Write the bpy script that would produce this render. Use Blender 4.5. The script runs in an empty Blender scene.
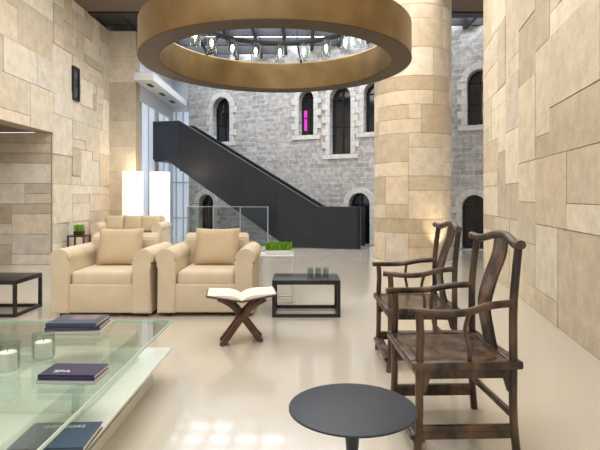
import bpy, bmesh, math, random
from mathutils import Vector, Matrix
D=bpy.data; S=bpy.context.scene; COL=S.collection
random.seed(7)
def lin(c):
    return tuple(((x/255)/12.92 if x/255<=.04045 else ((x/255+.055)/1.055)**2.4) for x in c)+(1.0,)
def mat(name,c,rough=.5,metal=0,noise=0,nscale=8,bump=0,bscale=60,c2=None,coat=0,emit=None,es=0,stretch=None,spec=None,lo=.35,hi=.65):
    m=D.materials.new(name); m.use_nodes=True; nt=m.node_tree; b=nt.nodes['Principled BSDF']
    b.inputs['Base Color'].default_value=lin(c); b.inputs['Roughness'].default_value=rough; b.inputs['Metallic'].default_value=metal
    if coat: b.inputs['Coat Weight'].default_value=coat; b.inputs['Coat Roughness'].default_value=.06
    if spec is not None: b.inputs['Specular IOR Level'].default_value=spec
    if emit: b.inputs['Emission Color'].default_value=lin(emit); b.inputs['Emission Strength'].default_value=es
    tc=nt.nodes.new('ShaderNodeTexCoord'); mp=nt.nodes.new('ShaderNodeMapping'); nt.links.new(tc.outputs['Object'],mp.inputs[0])
    if stretch: mp.inputs['Scale'].default_value=stretch
    if c2:
        n=nt.nodes.new('ShaderNodeTexNoise'); n.inputs['Scale'].default_value=nscale; n.inputs['Detail'].default_value=6
        nt.links.new(mp.outputs[0],n.inputs['Vector'])
        r=nt.nodes.new('ShaderNodeValToRGB'); r.color_ramp.elements[0].position=lo; r.color_ramp.elements[1].position=hi
        r.color_ramp.elements[0].color=lin(c); r.color_ramp.elements[1].color=lin(c2)
        nt.links.new(n.outputs['Fac'],r.inputs[0]); nt.links.new(r.outputs[0],b.inputs['Base Color'])
    if bump:
        n=nt.nodes.new('ShaderNodeTexNoise'); n.inputs['Scale'].default_value=bscale; n.inputs['Detail'].default_value=4
        nt.links.new(mp.outputs[0],n.inputs['Vector'])
        bp=nt.nodes.new('ShaderNodeBump'); bp.inputs['Strength'].default_value=bump; bp.inputs['Distance'].default_value=.01
        nt.links.new(n.outputs['Fac'],bp.inputs['Height']); nt.links.new(bp.outputs[0],b.inputs['Normal'])
    return m
def glassmat(name,c,refl=1.0,rough=.02):
    m=D.materials.new(name); m.use_nodes=True; nt=m.node_tree; nt.nodes.clear()
    o=nt.nodes.new('ShaderNodeOutputMaterial'); mx=nt.nodes.new('ShaderNodeMixShader'); t=nt.nodes.new('ShaderNodeBsdfTransparent'); g=nt.nodes.new('ShaderNodeBsdfGlossy')
    f=nt.nodes.new('ShaderNodeFresnel')
    ge=nt.nodes.new('ShaderNodeNewGeometry'); ma=nt.nodes.new('ShaderNodeMath'); ma.operation='MULTIPLY_ADD'; ma.inputs[1].default_value=1/1.5-1.5; ma.inputs[2].default_value=1.5
    nt.links.new(ge.outputs['Backfacing'],ma.inputs[0]); nt.links.new(ma.outputs[0],f.inputs['IOR'])
    mu=nt.nodes.new('ShaderNodeMath'); mu.operation='MULTIPLY'; mu.inputs[1].default_value=refl; mu.use_clamp=True
    t.inputs[0].default_value=lin(c); g.inputs['Roughness'].default_value=rough
    nt.links.new(f.outputs[0],mu.inputs[0]); nt.links.new(mu.outputs[0],mx.inputs[0]); nt.links.new(t.outputs[0],mx.inputs[1]); nt.links.new(g.outputs[0],mx.inputs[2]); nt.links.new(mx.outputs[0],o.inputs[0])
    return m
def stonemat(name,bump=.5):
    m=D.materials.new(name); m.use_nodes=True; nt=m.node_tree; b=nt.nodes['Principled BSDF']; b.inputs['Roughness'].default_value=.85
    a=nt.nodes.new('ShaderNodeAttribute'); a.attribute_name='Col'
    tc=nt.nodes.new('ShaderNodeTexCoord')
    n=nt.nodes.new('ShaderNodeTexNoise'); n.inputs['Scale'].default_value=5; n.inputs['Detail'].default_value=8; n.inputs['Roughness'].default_value=.7
    nt.links.new(tc.outputs['Object'],n.inputs['Vector'])
    r=nt.nodes.new('ShaderNodeValToRGB'); r.color_ramp.elements[0].position=.3; r.color_ramp.elements[1].position=.7
    r.color_ramp.elements[0].color=(.78,.76,.73,1); r.color_ramp.elements[1].color=(1.06,1.06,1.05,1)
    mx=nt.nodes.new('ShaderNodeMix'); mx.data_type='RGBA'; mx.blend_type='MULTIPLY'; mx.inputs[0].default_value=1
    nt.links.new(n.outputs['Fac'],r.inputs[0]); nt.links.new(a.outputs['Color'],mx.inputs[6]); nt.links.new(r.outputs[0],mx.inputs[7]); nt.links.new(mx.outputs[2],b.inputs['Base Color'])
    n2=nt.nodes.new('ShaderNodeTexNoise'); n2.inputs['Scale'].default_value=22; n2.inputs['Detail'].default_value=6
    nt.links.new(tc.outputs['Object'],n2.inputs['Vector'])
    bp=nt.nodes.new('ShaderNodeBump'); bp.inputs['Strength'].default_value=bump; bp.inputs['Distance'].default_value=.015
    nt.links.new(n2.outputs['Fac'],bp.inputs['Height']); nt.links.new(bp.outputs[0],b.inputs['Normal'])
    return m
def link(o,parent=None):
    COL.objects.link(o)
    if parent: o.parent=parent
    return o
def empty(name,loc=(0,0,0),rz=0):
    e=D.objects.new(name,None); e.location=loc; e.rotation_euler=(0,0,rz); e.empty_display_size=.2; COL.objects.link(e); return e
def finish(bm,name,m,parent=None,smooth=False):
    bmesh.ops.recalc_face_normals(bm,faces=bm.faces)
    me=D.meshes.new(name); bm.to_mesh(me); bm.free()
    if smooth:
        for p in me.polygons: p.use_smooth=True
        try: me.set_sharp_from_angle(angle=math.radians(40))
        except Exception: pass
    if m: me.materials.append(m)
    return link(D.objects.new(name,me),parent)
def box_bm(bm,c,s,bev=0,seg=2,rot=None):
    r=bmesh.ops.create_cube(bm,size=1); vs=r['verts']
    M=Matrix.Translation(c)@(rot.to_4x4() if rot else Matrix())@Matrix.Diagonal((s[0],s[1],s[2],1))
    bmesh.ops.transform(bm,matrix=M,verts=vs)
    if bev:
        es=list({e for v in vs for e in v.link_edges})
        bmesh.ops.bevel(bm,geom=es,offset=bev,segments=seg,profile=.5,affect='EDGES')
def box(name,c,s,m,parent=None,bev=0,seg=3,rot=None):
    bm=bmesh.new(); box_bm(bm,Vector(c),s,bev,seg,rot); return finish(bm,name,m,parent,smooth=bev>0)
def boxes(name,L,m,parent=None,bev=0):
    bm=bmesh.new()
    for c,s in L: box_bm(bm,Vector(c),s,bev)
    return finish(bm,name,m,parent,smooth=bev>0)
def lathe_bm(bm,prof,c=(0,0,0),n=48,closed=False):
    rings=[]
    for r,z in prof:
        rings.append([bm.verts.new((c[0]+r*math.cos(2*math.pi*i/n),c[1]+r*math.sin(2*math.pi*i/n),c[2]+z)) for i in range(n)])
    k=len(rings)
    for a in range(k if closed else k-1):
        A=rings[a];B=rings[(a+1)%k]
        for i in range(n): bm.faces.new((A[i],A[(i+1)%n],B[(i+1)%n],B[i]))
    if not closed:
        bm.faces.new(rings[0]); bm.faces.new(rings[-1])
def lathe(name,prof,c,m,parent=None,n=48,closed=False):
    bm=bmesh.new(); lathe_bm(bm,prof,c,n,closed); return finish(bm,name,m,parent,True)
def smoothpts(P,k=5):
    P=[Vector(p) for p in P]
    if len(P)<3: return P
    out=[]
    for i in range(len(P)-1):
        p0=P[max(i-1,0)];p1=P[i];p2=P[i+1];p3=P[min(i+2,len(P)-1)]
        for j in range(k):
            t=j/k
            out.append(.5*((2*p1)+(-p0+p2)*t+(2*p0-5*p1+4*p2-p3)*t*t+(-p0+3*p1-3*p2+p3)*t**3))
    out.append(P[-1]); return out
def sweep_bm(bm,P,w,h=None,ref=(0,1,0),n=10,rect=False,k=5,taper=None):
    P=smoothpts(P,k); ref=Vector(ref); rings=[]; h=h or w
    for i,p in enumerate(P):
        t=(P[min(i+1,len(P)-1)]-P[max(i-1,0)]).normalized()
        a=ref-t*ref.dot(t)
        if a.length<1e-3: a=Vector((1,0,0))-t*t.x
        a.normalize(); b=t.cross(a); f=1
        if taper: q=i/(len(P)-1); f=taper[0]*(1-q)+taper[1]*q
        if rect:
            rings.append([bm.verts.new(p+a*(x*w*f)+b*(y*h*f)) for x,y in ((1,.8),(.8,1),(-.8,1),(-1,.8),(-1,-.8),(-.8,-1),(.8,-1),(1,-.8))])
        else:
            rings.append([bm.verts.new(p+a*(math.cos(2*math.pi*j/n)*w*f)+b*(math.sin(2*math.pi*j/n)*h*f)) for j in range(n)])
    for A,B in zip(rings,rings[1:]):
        m=len(A)
        for i in range(m): bm.faces.new((A[i],A[(i+1)%m],B[(i+1)%m],B[i]))
    bm.faces.new(rings[0]); bm.faces.new(rings[-1])
def sweep(name,P,w,m,parent=None,**kw):
    bm=bmesh.new(); sweep_bm(bm,P,w,**kw); return finish(bm,name,m,parent,True)
def prism_bm(bm,poly,mapf,d0,d1):
    A=[bm.verts.new(mapf(u,v,d0)) for u,v in poly]; B=[bm.verts.new(mapf(u,v,d1)) for u,v in poly]
    bm.faces.new(A); bm.faces.new(B); n=len(A)
    for i in range(n): bm.faces.new((A[i],A[(i+1)%n],B[(i+1)%n],B[i]))
def prisms(name,polys,mapf,d0,d1,m,parent=None):
    bm=bmesh.new()
    for p in polys: prism_bm(bm,p,mapf,d0,d1)
    return finish(bm,name,m,parent)
def pillow(name,c,s,m,parent=None,rot=(0,0,0),puff=1.0):
    bm=bmesh.new(); N=14; F={}
    for side in (1,-1):
        for i in range(N+1):
            for j in range(N+1):
                u=i/N*2-1; v=j/N*2-1
                e=max(0,(1-u**4)*(1-v**4))**.5
                pin=1-.07*(1-u*u)*abs(v)**3; pin2=1-.07*(1-v*v)*abs(u)**3
                if (abs(u)==1 or abs(v)==1) and side==-1: F[(side,i,j)]=F[(1,i,j)]; continue
                F[(side,i,j)]=bm.verts.new((u*s[0]/2*pin2,side*e*s[1]/2*puff,v*s[2]/2*pin))
        for i in range(N):
            for j in range(N):
                bm.faces.new((F[(side,i,j)],F[(side,i+1,j)],F[(side,i+1,j+1)],F[(side,i,j+1)]))
    o=finish(bm,name,m,parent,True); o.location=c; o.rotation_euler=rot; return o
def ashlar(name,mapf,W,H,mt,cols,cw=.25,ch=.2,wr=(2,5),hr=(1,3),dv=.02,g=.004,seed=1,segs=1,mortar=(172,157,134),back=-.3):
    R=random.Random(seed); nu=max(1,round(W/cw)); nv=max(1,round(H/ch)); du=W/nu; dv_=H/nv
    used=[[False]*nv for _ in range(nu)]
    bm=bmesh.new(); cl=bm.loops.layers.float_color.new('Col')
    def quad(vs,c):
        f=bm.faces.new(vs)
        for l in f.loops: l[cl]=c
    def blk(u0,u1,v0,v1,d,c,b):
        n=segs if segs==1 else max(1,int(math.ceil((u1-u0)/.08)))
        us=[u0+(u1-u0)*i/n for i in range(n+1)]
        T=[bm.verts.new(mapf(u,v1,d)) for u in us]; Bt=[bm.verts.new(mapf(u,v0,d)) for u in us]
        T2=[bm.verts.new(mapf(u,v1,b)) for u in us]; B2=[bm.verts.new(mapf(u,v0,b)) for u in us]
        for i in range(n):
            quad((Bt[i],Bt[i+1],T[i+1],T[i]),c); quad((T[i],T[i+1],T2[i+1],T2[i]),c); quad((B2[i],B2[i+1],Bt[i+1],Bt[i]),c)
        quad((B2[0],Bt[0],T[0],T2[0]),c); quad((Bt[n],B2[n],T2[n],T[n]),c)
        if b<-.07:
            for i in range(n): quad((T2[i],T2[i+1],B2[i+1],B2[i]),c)
    blk(0,W,0,H,0,lin(mortar),back)
    for j in range(nv):
        for i in range(nu):
            if used[i][j]: continue
            w=R.randint(*wr); h=R.randint(*hr)
            k=0
            while k<w and i+k<nu and not used[i+k][j]: k+=1
            w=k; h=min(h,nv-j)
            if i+w<nu and i+w+1>=nu and not used[nu-1][j]: w=nu-i
            w=min(w,nu-i)
            for a in range(i,i+w):
                for b in range(j,j+h): used[a][b]=True
            c=R.choice(cols); t=R.uniform(.91,1.04); c=lin([min(250,x*t) for x in c])
            blk(i*du+g,(i+w)*du-g,j*dv_+g,(j+h)*dv_-g,.006+R.random()*dv,c,-.004)
    me=D.meshes.new(name); bm.to_mesh(me); bm.free(); me.materials.append(mt)
    return link(D.objects.new(name,me))

# ---------------- materials
M_stone=stonemat('limestone',.5)
SC=[(225,214,195),(216,203,182),(231,222,205),(207,193,171),(227,215,194),(220,207,186),(235,228,214)]
M_floor=mat('terrazzo_floor',(196,187,171),.16,c2=(212,204,190),nscale=160,spec=.7,lo=.42,hi=.58,coat=.5)
M_cloth=mat('beige_linen',(208,192,166),.9,c2=(216,201,176),nscale=5,bump=.25,bscale=300)
M_cloth2=mat('tan_cushion_linen',(196,176,145),.9,c2=(204,185,154),nscale=6,bump=.25,bscale=300)
M_dark=mat('dark_steel',(27,31,39),.38,c2=(32,36,44),nscale=3)
M_dark2=mat('steel_trim',(62,68,78),.35)
M_black=mat('black_lacquer',(28,26,26),.35)
M_tabletop=mat('charcoal_tabletop',(42,49,60),.5,c2=(46,53,64),nscale=40)
M_wood=mat('antique_wood',(36,24,18),.33,c2=(118,88,64),nscale=11,bump=.4,bscale=40,stretch=(1,1,.35),coat=.2,lo=.42,hi=.76)
M_walnut=mat('walnut_wood',(98,58,34),.35,c2=(70,40,24),nscale=14,stretch=(1,4,1))
M_gold=mat('brushed_bronze',(140,116,80),.38,metal=.8,c2=(118,96,62),nscale=2.5,bump=.05,bscale=80)
M_golddk=mat('dark_bronze',(78,62,40),.5,metal=.6)
M_ceilb=mat('brown_soffit',(110,94,78),.7)
M_white=mat('white_plaster',(222,222,220),.6)
M_pale=mat('pale_blue_plaster',(196,202,210),.6)
M_trim=mat('pale_quoin_stone',(216,214,208),.85,c2=(200,198,192),nscale=10,bump=.3,bscale=30)
M_pane=mat('dark_window_glass',(22,28,36),.08,spec=.8)
M_frame=mat('black_window_frame',(16,17,20),.5)
M_glass=glassmat('clear_table_glass',(245,250,247),.9)
M_clear=glassmat('clear_glass',(240,245,245),1.6)
M_screen=glassmat('screen_glass',(225,230,232),.6)
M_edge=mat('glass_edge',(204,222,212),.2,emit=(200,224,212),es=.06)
M_shelf=mat('white_back_painted_glass',(230,231,224),.1,spec=.5)
M_shade=mat('lamp_shade',(252,242,224),.8,emit=(255,238,212),es=.75)
M_bulb=mat('bulb',(255,240,210),.5,emit=(255,240,215),es=14)
M_wax=mat('candle_wax',(245,238,222),.5,emit=(255,240,215),es=.15)
M_page=mat('paper_pages',(236,230,216),.8)
M_chrome=mat('pale_metal',(180,182,184),.3,metal=.5)
M_grass=mat('wheatgrass',(96,150,30),.7,c2=(140,190,50),nscale=30)
M_sky=mat('skylight_glass',(225,232,240),.3,emit=(230,237,248),es=10.0)
M_day=mat('daylit_window',(190,202,215),.3,emit=(206,218,235),es=.4)

# ---------------- floor & ceiling
H=5.24
box('floor',(0,6.5,-.1),(16,21,.2),M_floor)
box('ceiling',(0,4,H+.1),(16,14,.2),M_ceilb)
box('ceiling_skylight',(0,14,H+.45),(16,6,.1),M_sky)
L=[]
for i in range(22): L.append(((-7.6+i*.72,14,H+.15),(.09,6,.3)))
for j in range(8): L.append(((0,11.2+j*.8,H+.15),(16,.07,.22)))
L.append(((0,11.15,H+.12),(16,.3,.3)))
L.append(((-5.7,13.9,H+.1),(4.4,5.8,.1)))
boxes('ceiling_beams',L,M_frame)

# ---------------- left wall
XW=-4.6
def mapL(y0,z0): return lambda u,v,d: Vector((XW+d,y0+u,z0+v))
ashlar('wall_left',mapL(9.48,0),2.82,H,M_stone,SC,seed=3,cw=.2,ch=.19,wr=(2,5),hr=(1,4),dv=.03)
ashlar('wall_left_upper',mapL(-3.5,2.44),12.98,H-2.44,M_stone,SC,seed=5,cw=.2,ch=.19,wr=(3,6),hr=(1,4),dv=.03)
ashlar('wall_left_front',mapL(-3.5,0),8.0,2.44,M_stone,SC,seed=6,cw=.25,ch=.19,wr=(2,5),hr=(1,3))
ashlar('wall_alcove',lambda u,v,d: Vector((-8+u,9.48-d,v)),3.38,2.44,M_stone,SC,seed=9,cw=.25,ch=.19,wr=(2,4),hr=(1,2),dv=.012)
box('wall_alcove_side',(-8,7,1.22),(.2,5,2.44),mat('alcove_plaster',(205,185,155),.9))
box('ceiling_alcove',(-6.45,6.9,2.5),(3.1,5.1,.1),M_ceilb)
e=empty('window_9',(XW+.03,10.4,3.55))
box('pane',(0,0,0),(.02,.24,.62),M_pane,e); boxes('frame',[((.01,0,.325),(.04,.30,.03)),((.01,0,-.325),(.04,.30,.03)),((.01,.135,0),(.04,.03,.62)),((.01,-.135,0),(.04,.03,.62))],M_frame,e)
ashlar('wall_far_left',lambda u,v,d: Vector((-4.6+u,12.3-d,v)),.65,H,M_stone,[(206,196,178),(214,204,188)],seed=12,cw=.325,ch=.3,wr=(2,2),hr=(2,3),dv=.004)
box('wall_far_side',(-4.05,14.25,H/2),(.2,3.3,H),M_pale)
box('wall_far_end',(-4.0,16.05,H/2),(2.0,.2,H),M_pale)
e=empty('window_10',(-3.65,15.9,1.95))
box('daylight_pane',(0,.035,0),(.62,.02,3.9),M_day,e)
boxes('mullions',[((-.2+i*.22,0,0),(.03,.04,3.9)) for i in range(3)]+[((0,0,-1.35+i*1.1),(.6,.04,.03)) for i in range(3)],M_chrome,e)
e=empty('window_11',(-3.94,13.95,1.95))
for k in range(2):
    box('daylight_pane_%d'%k,(0,-.75+k*1.5,0),(.02,1.2,3.3),M_day,e)
    boxes('mullions_%d'%k,[((.01,-.75+k*1.5-.6+i*.6,0),(.05,.04,3.3)) for i in range(3)],M_chrome,e)
box('ceiling_slab',(-3.72,13.95,4.12),(.46,3.6,.18),M_white)
boxes('recessed_downlight',[((-3.72,12.7+i*1.1,4.022),(.1,.35,.02)) for i in range(3)],M_frame)

# ---------------- right wall
p1=Vector((3.24,9.0,0)); p0=Vector((1.30,-1.5,0)); ud=(p1-p0); WR=ud.length; ud.normalize(); nr=Vector((-ud.y,ud.x,0))
ashlar('wall_right',lambda u,v,d: p0+ud*u+nr*d+Vector((0,0,v)),WR,H,M_stone,[(228,215,192),(220,206,182),(233,222,202),(211,196,171),(224,211,187)],seed=21,cw=.26,ch=.24,wr=(2,5),hr=(1,4),dv=.012,back=-.5)

# ---------------- column
cc=Vector((2.32,10.56,0)); RC=.77
def mapC(u,v,d):
    a=u/RC; return cc+Vector((math.cos(a)*(RC+d),math.sin(a)*(RC+d),v))
ashlar('column',mapC,2*math.pi*RC,H,M_stone,[(227,211,186),(216,198,172),(233,220,200),(207,188,160),(221,204,178)],seed=31,cw=.242,ch=.27,wr=(2,5),hr=(1,2),dv=.004,segs=2,back=-.08,g=.0045)

# ---------------- back wall (old building)
A=Vector((-2.335,15.3,0)); bu=Vector((6.465,-3.25,0)).normalized(); bn=Vector((bu.y,-bu.x,0))
def mapB(u,v,d): return A+bu*u+bn*d+Vector((0,0,v))
def arch(u0,u1,z0,zt,n=14):
    r=(u1-u0)/2; c=(u0+u1)/2; sp=zt-r
    return [(u0,z0),(u1,z0)]+[(c+r*math.cos(math.pi*i/n),sp+r*math.sin(math.pi*i/n)) for i in range(n+1)]
W=[(-.33,.29,2.90,4.24),(2.58,3.04,2.95,4.17),(3.515,4.116,2.39,4.20),(4.476,5.03,2.93,4.22),(7.05,7.62,2.95,4.26),
   (-.86,-.30,0.02,1.34),(4.06,4.64,0.02,1.36),(6.93,7.50,0.02,1.30)]
cu=D.curves.new('wb','CURVE'); cu.dimensions='2D'; cu.fill_mode='BOTH'; cu.extrude=.2
def spl(P):
    s=cu.splines.new('POLY'); s.points.add(len(P)-1)
    for q,p in zip(s.points,P): q.co=(p[0],p[1],0,1)
    s.use_cyclic_u=True
spl([(-1.25,0),(9.5,0),(9.5,H+.3),(-1.25,H+.3)])
for w in W: spl(arch(*w))
tmp=D.objects.new('tmp',cu); COL.objects.link(tmp)
me=D.meshes.new_from_object(tmp.evaluated_get(bpy.context.evaluated_depsgraph_get())); D.objects.remove(tmp)
m=D.materials.new('grey_rubble_stone'); m.use_nodes=True; nt=m.node_tree; b=nt.nodes['Principled BSDF']; b.inputs['Roughness'].default_value=.9
tc=nt.nodes.new('ShaderNodeTexCoord'); br=nt.nodes.new('ShaderNodeTexBrick'); br.inputs['Scale'].default_value=1
br.inputs['Brick Width'].default_value=.30; br.inputs['Row Height'].default_value=.135; br.inputs['Mortar Size'].default_value=.009; br.inputs['Mortar Smooth'].default_value=.3
br.inputs['Color1'].default_value=lin((196,193,189)); br.inputs['Color2'].default_value=lin((168,166,164)); br.inputs['Mortar'].default_value=lin((208,205,200))
br.offset=.5; br.squash=1.4; br.squash_frequency=3
no=nt.nodes.new('ShaderNodeTexNoise'); no.inputs['Scale'].default_value=9; no.inputs['Detail'].default_value=8
rp=nt.nodes.new('ShaderNodeValToRGB'); rp.color_ramp.elements[0].position=.3; rp.color_ramp.elements[1].position=.7; rp.color_ramp.elements[0].color=(.66,.66,.66,1); rp.color_ramp.elements[1].color=(1.1,1.09,1.07,1)
mx=nt.nodes.new('ShaderNodeMix'); mx.data_type='RGBA'; mx.blend_type='MULTIPLY'; mx.inputs[0].default_value=1
nt.links.new(tc.outputs['Object'],br.inputs['Vector']); nt.links.new(tc.outputs['Object'],no.inputs['Vector']); nt.links.new(no.outputs['Fac'],rp.inputs[0])
nt.links.new(br.outputs['Color'],mx.inputs[6]); nt.links.new(rp.outputs[0],mx.inputs[7]); nt.links.new(mx.outputs[2],b.inputs['Base Color'])
bp=nt.nodes.new('ShaderNodeBump'); bp.inputs['Strength'].default_value=.8; bp.inputs['Distance'].default_value=.025; nt.links.new(no.outputs['Fac'],bp.inputs['Height']); nt.links.new(bp.outputs[0],b.inputs['Normal'])
me.materials.clear(); me.materials.append(m)
wb=D.objects.new('wall_back',me); COL.objects.link(wb)
R=Matrix((( bu.x,0,bn.x),(bu.y,0,bn.y),(0,1,0))).to_4x4(); wb.matrix_world=Matrix.Translation(A-bn*.2)@R
def box2(u0,u1,v0,v1): return [(u0,v0),(u1,v0),(u1,v1),(u0,v1)]
M_mag=mat('magenta_light',(190,40,160),.5,emit=(190,60,180),es=.8)
for k,(u0,u1,z0,zt) in enumerate(W):
    r=(u1-u0)/2; c=(u0+u1)/2; sp=zt-r; polys=[]; n=9; t=.15
    for i in range(n):
        a0=math.pi*i/n+.012; a1=math.pi*(i+1)/n-.012
        polys.append([(c+q*math.cos(a),sp+q*math.sin(a)) for q,a in ((r,a0),(r+t,a0),(r+t,a1),(r,a1))])
    z=z0; i=0
    while z<sp-.02:
        z2=min(z+.17,sp); e=.22 if i%2 else .12
        polys.append(box2(u0-e,u0,z+.004,z2-.004)); polys.append(box2(u1,u1+e,z+.004,z2-.004)); z=z2; i+=1
    if z0>1: polys.append(box2(u0-.2,u1+.2,z0-.12,z0-.004))
    prisms('trim_%d'%(k+1),polys,mapB,-.02,.035,M_trim)
    o0=mapB(c,z0,-.22); e=empty('window_%d'%(k+1) if z0>1 else 'door_%d'%(k-4),o0)
    mW=lambda u,v,d,o0=o0: mapB(u,v,d)-o0
    prisms('pane',[arch(u0,u1,z0,zt)],mW,-.24,-.22,M_pane,e)
    fr=[box2(c-.015,c+.015,z0,zt-.01),box2(u0,u0+.03,z0,sp),box2(u1-.03,u1,z0,sp),box2(u0,u1,z0,z0+.03),box2(u0,u1,sp-.015,sp+.015)]
    if z0>1: fr.append(box2(u0,u1,(z0+sp)/2-.012,(z0+sp)/2+.012))
    prisms('frame',fr,mW,-.22,-.18,M_frame,e)
    if k==1: prisms('neon_sign',[box2(2.64,2.73,3.10,3.66)],mW,-.218,-.2,M_mag,e)

# ---------------- staircase
st=empty('staircase',(-3.78,13.6,0))
sA=Vector((0,0,0)); su=Vector((5.21,-1.4,0)).normalized(); sn=Vector((-su.y,su.x,0))
def mapS(u,v,d): return sA+su*u+sn*d+Vector((0,0,v))
par=[(-.15,3.24),(.62,3.24),(4.37,1.0),(5.395,1.0),(5.395,0),(3.6,0),(.3,2.2),(-.15,2.25)]
prisms('parapet_front',[par],mapS,0,.06,M_dark,st)
prisms('parapet_rear',[par],mapS,.86,.92,M_dark,st)
prisms('parapet_end',[box2(5.335,5.395,0,1.0)],mapS,.0,.2,M_dark,st)
prisms('handrail_cap',[[(-.15,3.24),(.62,3.24),(4.37,1.0),(5.395,1.0),(5.395,1.02),(4.375,1.02),(.625,3.26),(-.15,3.26)]],mapS,-.02,.08,M_dark2,st)
prisms('stringer_line',[[(.45,2.42),(.47,2.44),(4.25,.20),(4.23,.18)],[(4.23,.18),(4.25,.2),(5.395,.2),(5.395,.18)]],mapS,-.006,.0,M_black,st)
NS=14; stp=[]
for i in range(NS):
    s1=4.5-i*.277; z=(i+1)*.163; stp.append([(s1-.29,max(0,z-.35)),(s1,max(0,z-.35)),(s1,z),(s1-.29,z)])
prisms('steps',stp,mapS,.06,.86,M_dark,st)
prisms('landing',[box2(-.15,.66,2.2,2.3)],mapS,.06,.86,M_dark,st)
L=[]
for s in (.62,1.5,2.4,3.3,4.37): 
    zt=3.24 if s<=.62 else 3.24-(s-.62)*(2.24/3.75); L.append(box2(s-.006,s+.006,max(0.02,zt-.95),zt-.005))
prisms('panel_seams',L,mapS,-.004,.0,M_black,st)
e=empty('glass_balustrade',(-3.78,13.6,0))
prisms('glass_panels',[box2(1.05+i*.72,1.75+i*.72,.04,1.0) for i in range(3)],mapS,-.35,-.338,M_screen,e)
prisms('rails',[box2(1.03,3.22,.0,.045),box2(1.03,3.22,1.0,1.015)]+[box2(1.03+i*.72,1.05+i*.72,0,1.0) for i in range(4)],mapS,-.36,-.33,M_chrome,e)

# ---------------- ring chandelier
ch=empty('ring_chandelier',(-.26,5.6,0))
lathe('bronze_ring',[(1.45,2.70),(1.45,3.05),(1.42,3.05),(1.26,3.05),(1.24,3.03),(1.24,2.70)],(0,0,0),M_gold,ch,n=96,closed=True)
lathe('lower_lip',[(1.452,2.69),(1.452,2.702),(1.238,2.702),(1.238,2.69)],(0,0,0),M_golddk,ch,n=96,closed=True)
lathe('lamp_carrier',[(1.04,3.22),(1.04,3.25),(.96,3.25),(.96,3.22)],(0,0,0),M_frame,ch,n=64,closed=True)
bm=bmesh.new(); bg=bmesh.new(); bb=bmesh.new()
for i in range(6):
    a=math.pi*2*i/6+.3; x,y=math.cos(a),math.sin(a)
    sweep_bm(bm,[(x*1.26,y*1.26,3.03),(x*1.0,y*1.0,3.235)],.012)
    sweep_bm(bm,[(x*1.0,y*1.0,3.24),(x*1.0,y*1.0,H)],.006)
finish(bm,'suspension',M_frame,ch)
for i in range(20):
    a=math.pi*2*i/20; x,y=math.cos(a),math.sin(a)
    lathe_bm(bg,[(.06,0),(.06,.22),(.054,.22),(.054,0)],(x,y,2.99),16,True)
    lathe_bm(bb,[(.010,0),(.020,.03),(.018,.06),(.008,.08)],(x,y,3.08),10)
finish(bg,'glass_tubes',M_clear,ch,True); finish(bb,'bulbs',M_bulb,ch,True)

# ---------------- armchairs / sofa
def seating(name,x,yf,w,depth,nseat,pillows,rz=0,arm=.2):
    e=empty(name,(x,yf,0),rz); hw=w/2; iw=hw-arm
    box('base',(0,depth/2,.19),(w-.06,depth-.04,.30),M_cloth,e,.02)
    for i in range(nseat):
        cw=2*iw/nseat; box('seat_cushion_%d'%(i+1),(-iw+cw*(i+.5),depth*.42,.39),(cw-.008,depth*.78,.17),M_cloth,e,.05,4)
    bm=bmesh.new()
    prof=[(depth-.2,.08),(depth-.22,.5),(depth-.20,.76),(depth-.14,.82),(depth-.07,.82),(depth-.01,.76),(depth,.5),(depth,.08)]
    prism_bm(bm,prof,lambda u,v,d: Vector((d,u,v)),-iw-.06,iw+.06)
    bmesh.ops.bevel(bm,geom=list(bm.edges),offset=.015,segments=2,affect='EDGES'); finish(bm,'back_rest',M_cloth,e,True)
    for sgn,nm in ((-1,'arm_left'),(1,'arm_right')):
        bm=bmesh.new(); P=[(iw+.0,.04),(iw+.0,.50)]
        cx=iw+.105; cz=.61; r=.098
        for i in range(15):
            a=math.radians(205-i*(250/14)); P.append((cx+r*math.cos(a)*1.08,cz+r*math.sin(a)))
        P+= [(hw-.02,.50),(hw-.01,.04)]
        P=[(sgn*u,v) for u,v in P]
        prism_bm(bm,P,lambda u,v,d: Vector((u,d,v)),0.0,depth-.03)
        bmesh.ops.bevel(bm,geom=[ed for ed in bm.edges if abs(ed.verts[0].co.y-ed.verts[1].co.y)<1e-4],offset=.014,segments=2,affect='EDGES')
        finish(bm,nm,M_cloth,e,True)
    boxes('feet',[((sx*(hw-.1),yy,.02),(.05,.05,.04)) for sx in(-1,1) for yy in (.1,depth-.1)],M_black,e)
    for i,(px,pz,s,r) in enumerate(pillows):
        pillow('back_cushion_%d'%(i+1),(px,depth-.36,pz),(s,.2,s*.86),M_cloth2,e,(math.radians(-16),0,r))
    return e
seating('armchair',-2.07,5.3,1.06,.95,1,[(0.0,.675,.52,.03)])
seating('armchair',-.99,5.32,1.02,.95,1,[(.03,.675,.52,-.04)])
seating('sofa',-3.67,10.75,1.5,.88,2,[(-.42,.66,.46,.1),(.0,.66,.46,-.1),(.38,.66,.46,.1)])

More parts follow.
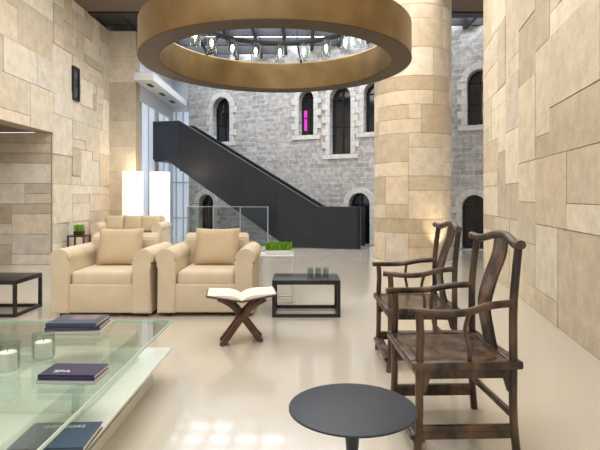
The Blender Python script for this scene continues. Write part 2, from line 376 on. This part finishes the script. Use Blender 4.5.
# ---------------- floor lamps
for x,y in ((-3.93,12.0),(-3.37,12.3)):
    e=empty('floor_lamp',(x,y,0))
    lathe('shade',[(.235,.42),(.235,1.85),(.23,1.85),(.23,.42)],(0,0,0),M_shade,e,closed=True)
    lathe('base_plate',[(.16,0),(.16,.02),(.012,.025),(.012,1.6),(.01,1.6)],(0,0,0),M_chrome,e)
    lathe('lamp_bulb',[(.02,1.0),(.05,1.04),(.05,1.12),(.01,1.16)],(0,0,0),M_bulb,e,20)
e=empty('end_table',(-4.32,10.0,0))
box('top',(0,0,.49),(.34,.34,.03),M_walnut,e); boxes('legs',[((a*.15,b_*.15,.24),(.03,.03,.48)) for a in(-1,1) for b_ in(-1,1)],M_walnut,e); box('shelf',(0,0,.2),(.3,.3,.02),M_walnut,e)
def grass(name,x,y,z,sx,sy,n,hh,boxh,mt):
    e=empty(name,(x,y,z)); box('planter',(0,0,boxh/2),(sx,sy,boxh),mt,e,.004)
    bm=bmesh.new()
    for i in range(n):
        a=random.uniform(-.48,.48)*sx;b_=random.uniform(-.46,.46)*sy;h=hh*random.uniform(.7,1.1);dx=random.uniform(-.02,.02);dy=random.uniform(-.02,.02);t=random.random()*3
        c,s=math.cos(t)*.0035,math.sin(t)*.0035
        v=[bm.verts.new(q) for q in ((a-c,b_-s,boxh-.01),(a+c,b_+s,boxh-.01),(a+c+dx,b_+s+dy,boxh+h),(a-c+dx,b_-s+dy,boxh+h))]; bm.faces.new(v)
    finish(bm,'grass_blades',M_grass,e)
grass('potted_plant',-4.32,10.0,.505,.16,.16,260,.12,.08,M_black)

# ---------------- frame tables
def frametable(name,x0,x1,y0,y1,h,m,t=.03,top=.03,lower=True):
    e=empty(name,((x0+x1)/2,(y0+y1)/2,0)); w=x1-x0; d=y1-y0
    box('top',(0,0,h-top/2),(w,d,top),m,e,.002)
    boxes('legs',[((a*(w-t)/2,b_*(d-t)/2,(h-top)/2),(t,t,h-top)) for a in(-1,1) for b_ in(-1,1)],m,e)
    if lower: boxes('floor_rails',[((0,b_*(d-t)/2,t/2),(w-2*t,t,t)) for b_ in(-1,1)]+[((a*(w-t)/2,0,t/2),(t,d-2*t,t)) for a in(-1,1)],m,e)
    return e
frametable('black_side_table',-.29,.42,5.3,5.78,.385,M_black,.032,.045)
frametable('black_side_table',-3.75,-2.95,5.3,5.85,.385,M_black,.032,.045)
frametable('white_side_table',-.49,-.08,6.0,6.4,.56,M_white,.018,.02)
grass('wheatgrass_planter',-.26,6.2,.56,.31,.2,1400,.085,.05,M_white)
e=empty('drinking_glasses',(.2,5.52,.385))
bm=bmesh.new()
for i in range(6):
    lathe_bm(bm,[(.028,0.001),(.034,.1),(.031,.1),(.026,.008)],((i%3)*.085-.09,(i//3)*.1-.05,0),20,True)
finish(bm,'tumblers',M_clear,e,True)

# ---------------- book stand + open book
e=empty('folding_book_stand',(-.51,4.45,0),math.radians(8))
bm=bmesh.new()
for yy in (-.12,-.04,.04,.12):
    sg=1 if yy in(-.12,.04) else -1
    sweep_bm(bm,[(-.17*sg,yy,0.0),(-.12*sg,yy,.06),(-.04*sg,yy,.17),(.02*sg,yy,.25),(.10*sg,yy,.33),(.2*sg,yy,.385)],.035,.022,ref=(0,1,0),rect=True)
finish(bm,'crossed_legs',M_walnut,e,True)
sweep('hinge_pin',[(0,-.16,.22),(0,.16,.22)],.014,M_walnut,e)
bm=bmesh.new()
for sg in (-1,1):
    prism_bm(bm,[(0,.360),(sg*.3,.412),(sg*.3,.424),(0,.373)],lambda u,v,d:Vector((u,d,v)),-.16,.16)
finish(bm,'cradle_boards',M_walnut,e)
e=empty('open_book',(-.51,4.45,0),math.radians(8))
bm=bmesh.new()
for sg in (-1,1):
    T=[(sg*.285*i/8,.384+.052*i/8+.035*math.sin(math.pi*min(1,i/8*1.1))**.7*(1-i/9)) for i in range(9)]
    B_=[(sg*.285,.432),(0,.382)]
    prism_bm(bm,[B_[1]]+T+[B_[0]],lambda u,v,d:Vector((u,d,v)),-.18,.18)
finish(bm,'pages',M_page,e)
M_text=mat('printed_text',(120,110,105),.8)
bm=bmesh.new()
for sg in (-1,1):
    prism_bm(bm,[(0,.375),(sg*.292,.426),(sg*.292,.4305),(0,.380)],lambda u,v,d:Vector((u,d,v)),-.187,.187)
finish(bm,'cover',M_text,e)

# ---------------- round table
e=empty('round_side_table',(.187,1.83,0))
lathe('top',[(.01,.487),(.215,.487),(.227,.493),(.227,.499),(.222,.502),(.01,.502)],(0,0,0),M_tabletop,e,96)
lathe('pedestal',[(.17,0),(.17,.008),(.12,.02),(.05,.06),(.022,.14),(.018,.3),(.03,.45),(.055,.486)],(0,0,0),M_tabletop,e,64)

# ---------------- glass coffee table
TX0,TX1,TY0,TY1=-2.05,-.885,1.3,3.53
e=empty('glass_coffee_table')
def gl(nm,x0,x1,y0,y1,z,t):
    box(nm,((x0+x1)/2,(y0+y1)/2,z-t/2),(x1-x0,y1-y0,t),M_glass,e)
    q=.004; cx=(x0+x1)/2; cy=(y0+y1)/2
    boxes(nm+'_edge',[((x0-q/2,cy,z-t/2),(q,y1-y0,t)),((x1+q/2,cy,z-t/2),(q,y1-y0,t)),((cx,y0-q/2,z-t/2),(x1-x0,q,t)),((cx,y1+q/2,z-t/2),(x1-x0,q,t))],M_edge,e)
gl('glass_top',TX0,TX1,TY0,TY1,.40,.015)
box('lower_shelf',((TX0+TX1)/2,(TY0+TY1)/2,.205),(TX1-TX0,TY1-TY0,.012),M_shelf,e)
box('base_shelf',((TX0+TX1)/2,(TY0+TY1)/2,.03),(TX1-TX0-.2,TY1-TY0-.2,.06),M_shelf,e)
L=[]
for y in (1.7,2.45,3.2):
    L.append((((TX0+TX1)/2,y,.3),(TX1-TX0-.3,.012,.17))); L.append((((TX0+TX1)/2,y,.13),(TX1-TX0-.3,.012,.138)))
for x in (TX0+.15,TX1-.15):
    L.append(((x,(TY0+TY1)/2,.3),(.012,1.7,.17))); L.append(((x,(TY0+TY1)/2,.13),(.012,1.7,.138)))
boxes('glass_uprights',L,M_glass,e)
for x,y,s in ((-1.43,2.5,1),(-1.345,2.68,1)):
    e=empty('candle_holder',(x,y,.4))
    lathe('glass_cup',[(.048,.002),(.056,.02),(.056,.135),(.052,.135),(.050,.012)],(0,0,0),M_clear,e,32,True)
    lathe('candle',[(.042,.012),(.042,.09),(.038,.094)],(0,0,0),M_wax,e,24)
    lathe('wick',[(.002,.09),(.002,.11)],(0,0,0),M_black,e,6)
def book(name,x,y,z,rz,layers):
    e=empty(name,(x,y,z),rz); h=0.001
    for i,(w,d,t,c,r) in enumerate(layers):
        mc=mat('cover_%s_%d'%(name,i),c,.35); rot=Matrix.Rotation(r,3,'Z')
        bm=bmesh.new(); box_bm(bm,Vector((0,0,h+.0015)),(w,d,.003),rot=rot); box_bm(bm,Vector((0,0,h+t-.0015)),(w,d,.003),rot=rot); box_bm(bm,rot@Vector((0,-d/2+.0015,0))+Vector((0,0,h+t/2)),(w,.003,t),rot=rot)
        finish(bm,'book_cover_%d'%(i+1),mc,e)
        box('book_pages_%d'%(i+1),rot@Vector((0,.0,0))+Vector((0,0,h+t/2)),(w-.01,d-.012,t-.007),M_page,e,rot=rot)
        h+=t+.0005
    return e,h
def text(body,size,parent,loc,mt,rz=0):
    tc_=D.curves.new('txt','FONT'); tc_.body=body; tc_.size=size; tc_.extrude=.0004; tc_.align_x='CENTER'
    to=D.objects.new('t',tc_); COL.objects.link(to); me=D.meshes.new_from_object(to.evaluated_get(bpy.context.evaluated_depsgraph_get())); D.objects.remove(to)
    me.materials.clear(); me.materials.append(mt); to=D.objects.new('title',me); link(to,parent); to.location=loc; to.rotation_euler=(0,0,rz)
eb,h=book('book_stack',-1.42,3.28,.4,.05,[(.36,.26,.022,(190,186,176),0),(.33,.25,.022,(70,66,90),.06),(.31,.24,.022,(60,72,96),-.04)])
box('cover_picture',(0.03,.03,h+.0005),(.16,.12,.001),mat('cover_picture',(150,120,96),.4,c2=(90,100,130),nscale=12),eb)
eb,h=book('spa_book',-1.06,2.40,.4,-.03,[(.27,.17,.018,(196,196,200),0),(.26,.165,.022,(44,40,78),.0)])
text('SPA',.05,eb,(-.04,-.05,h+.001),M_white)
eb,h=book('magazine',-1.03,2.17,.212,.0,[(.30,.24,.028,(66,84,108),.05)])
text('INTERIORS',.036,eb,(.0,.06,h+.001),M_white,.05)

# ---------------- Chinese armchairs (face -X)
def cchair(name,x,y,rz):
    e=empty(name,(x,y,0),rz)
    w=.27; f=-.235; b_=.225; m=M_wood; hs=.46
    bm=bmesh.new()
    box_bm(bm,Vector((-.005,-w+.0,hs-.02)),(.54,.06,.04),.01); box_bm(bm,Vector((-.005,w,hs-.02)),(.54,.06,.04),.01)
    box_bm(bm,Vector((f-.01,0,hs-.02)),(.06,2*w,.04),.01); box_bm(bm,Vector((b_+.01,0,hs-.02)),(.06,2*w,.04),.01)
    finish(bm,'seat_frame',m,e,True)
    box('seat_panel',(0,0,hs-.018),(.44,.5,.02),m,e)
    bm=bmesh.new()
    for s in (-1,1):
        sweep_bm(bm,[(f-.012,s*(w+.005),0),(f,s*w,.2),(f,s*w,hs),(f+.005,s*w,.58),(f+.0,s*w,.69)],.0195)
        sweep_bm(bm,[(b_+.015,s*(w+.005),0),(b_,s*w,.2),(b_,s*w,hs),(b_+.0,s*w,.7),(b_+.01,s*w,.85),(b_+.03,s*w*.97,1.015)],.020)
    finish(bm,'posts',m,e,True)
    sweep('crest_rail',[(b_+.015,-w-.05,1.022),(b_+.035,-w*.8,1.015),(b_+.055,-w*.35,1.04),(b_+.06,0,1.05),(b_+.055,w*.35,1.04),(b_+.035,w*.8,1.015),(b_+.015,w+.05,1.022)],.022,m,e,h=.024,ref=(0,0,1))
    sweep('back_splat',[(b_,0,hs),(b_-.02,0,.56),(b_-.035,0,.68),(b_+.0,0,.82),(b_+.045,0,.94),(b_+.058,0,1.03)],.078,m,e,h=.008,ref=(0,1,0),rect=True)
    bm=bmesh.new()
    for s in (-1,1):
        sweep_bm(bm,[(b_,s*w,.735),(.1,s*(w+.012),.725),(-.02,s*(w+.035),.70),(-.14,s*(w+.03),.695),(f,s*w,.70),(f-.05,s*(w-.012),.70)],.019,h=.018,ref=(0,0,1))
        sweep_bm(bm,[(.01,s*w,hs),(.0,s*(w+.03),.53),(-.015,s*(w+.012),.61),(.0,s*(w+.03),.70)],.011)
    finish(bm,'arms',m,e,True)
    bm=bmesh.new()
    for s in (-1,1):
        yy=s*w
        prism_bm(bm,[(f,hs-.04),(b_,hs-.04),(b_,hs-.17),(b_-.03,hs-.15),(b_-.05,hs-.085),(f+.05,hs-.085),(f+.03,hs-.15),(f,hs-.17)],lambda u,v,d:Vector((u,yy+d,v)),-.008,.008)
    for xx in (f,b_):
        prism_bm(bm,[(-w,hs-.04),(w,hs-.04),(w,hs-.17),(w-.03,hs-.15),(w-.05,hs-.085),(-w+.05,hs-.085),(-w+.03,hs-.15),(-w,hs-.17)],lambda u,v,d:Vector((xx+d,u,v)),-.008,.008)
    finish(bm,'aprons',m,e)
    bm=bmesh.new()
    sweep_bm(bm,[(f,-w,.085),(f,w,.085)],.02,h=.03,ref=(0,0,1),rect=True)
    box_bm(bm,Vector((f-.012,0,.09)),(.06,2*w,.022),.004)
    box_bm(bm,Vector((f,0,.06)),(.014,2*w-.02,.03))
    for s in (-1,1):
        box_bm(bm,Vector(((f+b_)/2,s*w,.135)),(b_-f,.024,.03),.004)
        box_bm(bm,Vector(((f+b_)/2,s*w,.10)),(b_-f-.02,.012,.035))
    box_bm(bm,Vector((b_,0,.19)),(.024,2*w,.03),.004)
    finish(bm,'stretchers',m,e,True)
    return e
cchair('chinese_armchair',.80,2.74,math.radians(2))
cchair('chinese_armchair',.88,3.92,math.radians(0))

# ---------------- lights
def area(name,loc,size,power,c,rot=(0,0,0)):
    l=D.lights.new(name,'AREA'); l.shape='RECTANGLE'; l.size,l.size_y=size; l.energy=power; l.color=c
    o=D.objects.new(name,l); o.location=loc; o.rotation_euler=rot; COL.objects.link(o); return o
area('overhead_fill',(-1.2,3.2,5.15),(5,6),365,(1,.97,.93))  # added fill light over the seating, not a real ceiling fixture
area('overhead_fill',(-.3,8.6,5.15),(6,3),225,(1,.98,.95))  # second added fill, further back, likewise without a fixture
def spot(name,loc,tgt,power,c,ang=60,bl=.6,r=.05):
    l=D.lights.new(name,'SPOT'); l.energy=power; l.color=c; l.spot_size=math.radians(ang); l.spot_blend=bl; l.shadow_soft_size=r
    o=D.objects.new(name,l); o.location=loc; o.rotation_euler=(Vector(tgt)-Vector(loc)).to_track_quat('-Z','Y').to_euler(); COL.objects.link(o)
spot('uplight_spot',(2.75,9.55,.06),(2.6,10.3,3),60,(1,.84,.62),70)
lathe('floor_uplight',[(.07,0),(.07,.012),(.06,.014)],(2.75,9.55,0),M_chrome,None,24)
for x,y in ((-3.93,12.0),(-3.37,12.3)):
    l=D.lights.new('floor_lamp_light','POINT'); l.energy=4; l.color=(1,.9,.75); l.shadow_soft_size=.1; o=D.objects.new('floor_lamp_light',l); o.location=(x,y-.0,1.95); COL.objects.link(o)
w=D.worlds.new('World'); S.world=w; w.use_nodes=True; bg=w.node_tree.nodes['Background']; bg.inputs[0].default_value=(.97,.985,1,1); bg.inputs[1].default_value=1.0

# ---------------- camera
cam=D.cameras.new('camera'); cam.lens=30.66; cam.sensor_width=36; cam.shift_y=-28/600; cam.clip_end=100
co=D.objects.new('camera',cam); co.location=(0,0,1.25); co.rotation_euler=(math.radians(90),0,0); COL.objects.link(co); S.camera=co
S.view_settings.view_transform='Standard'
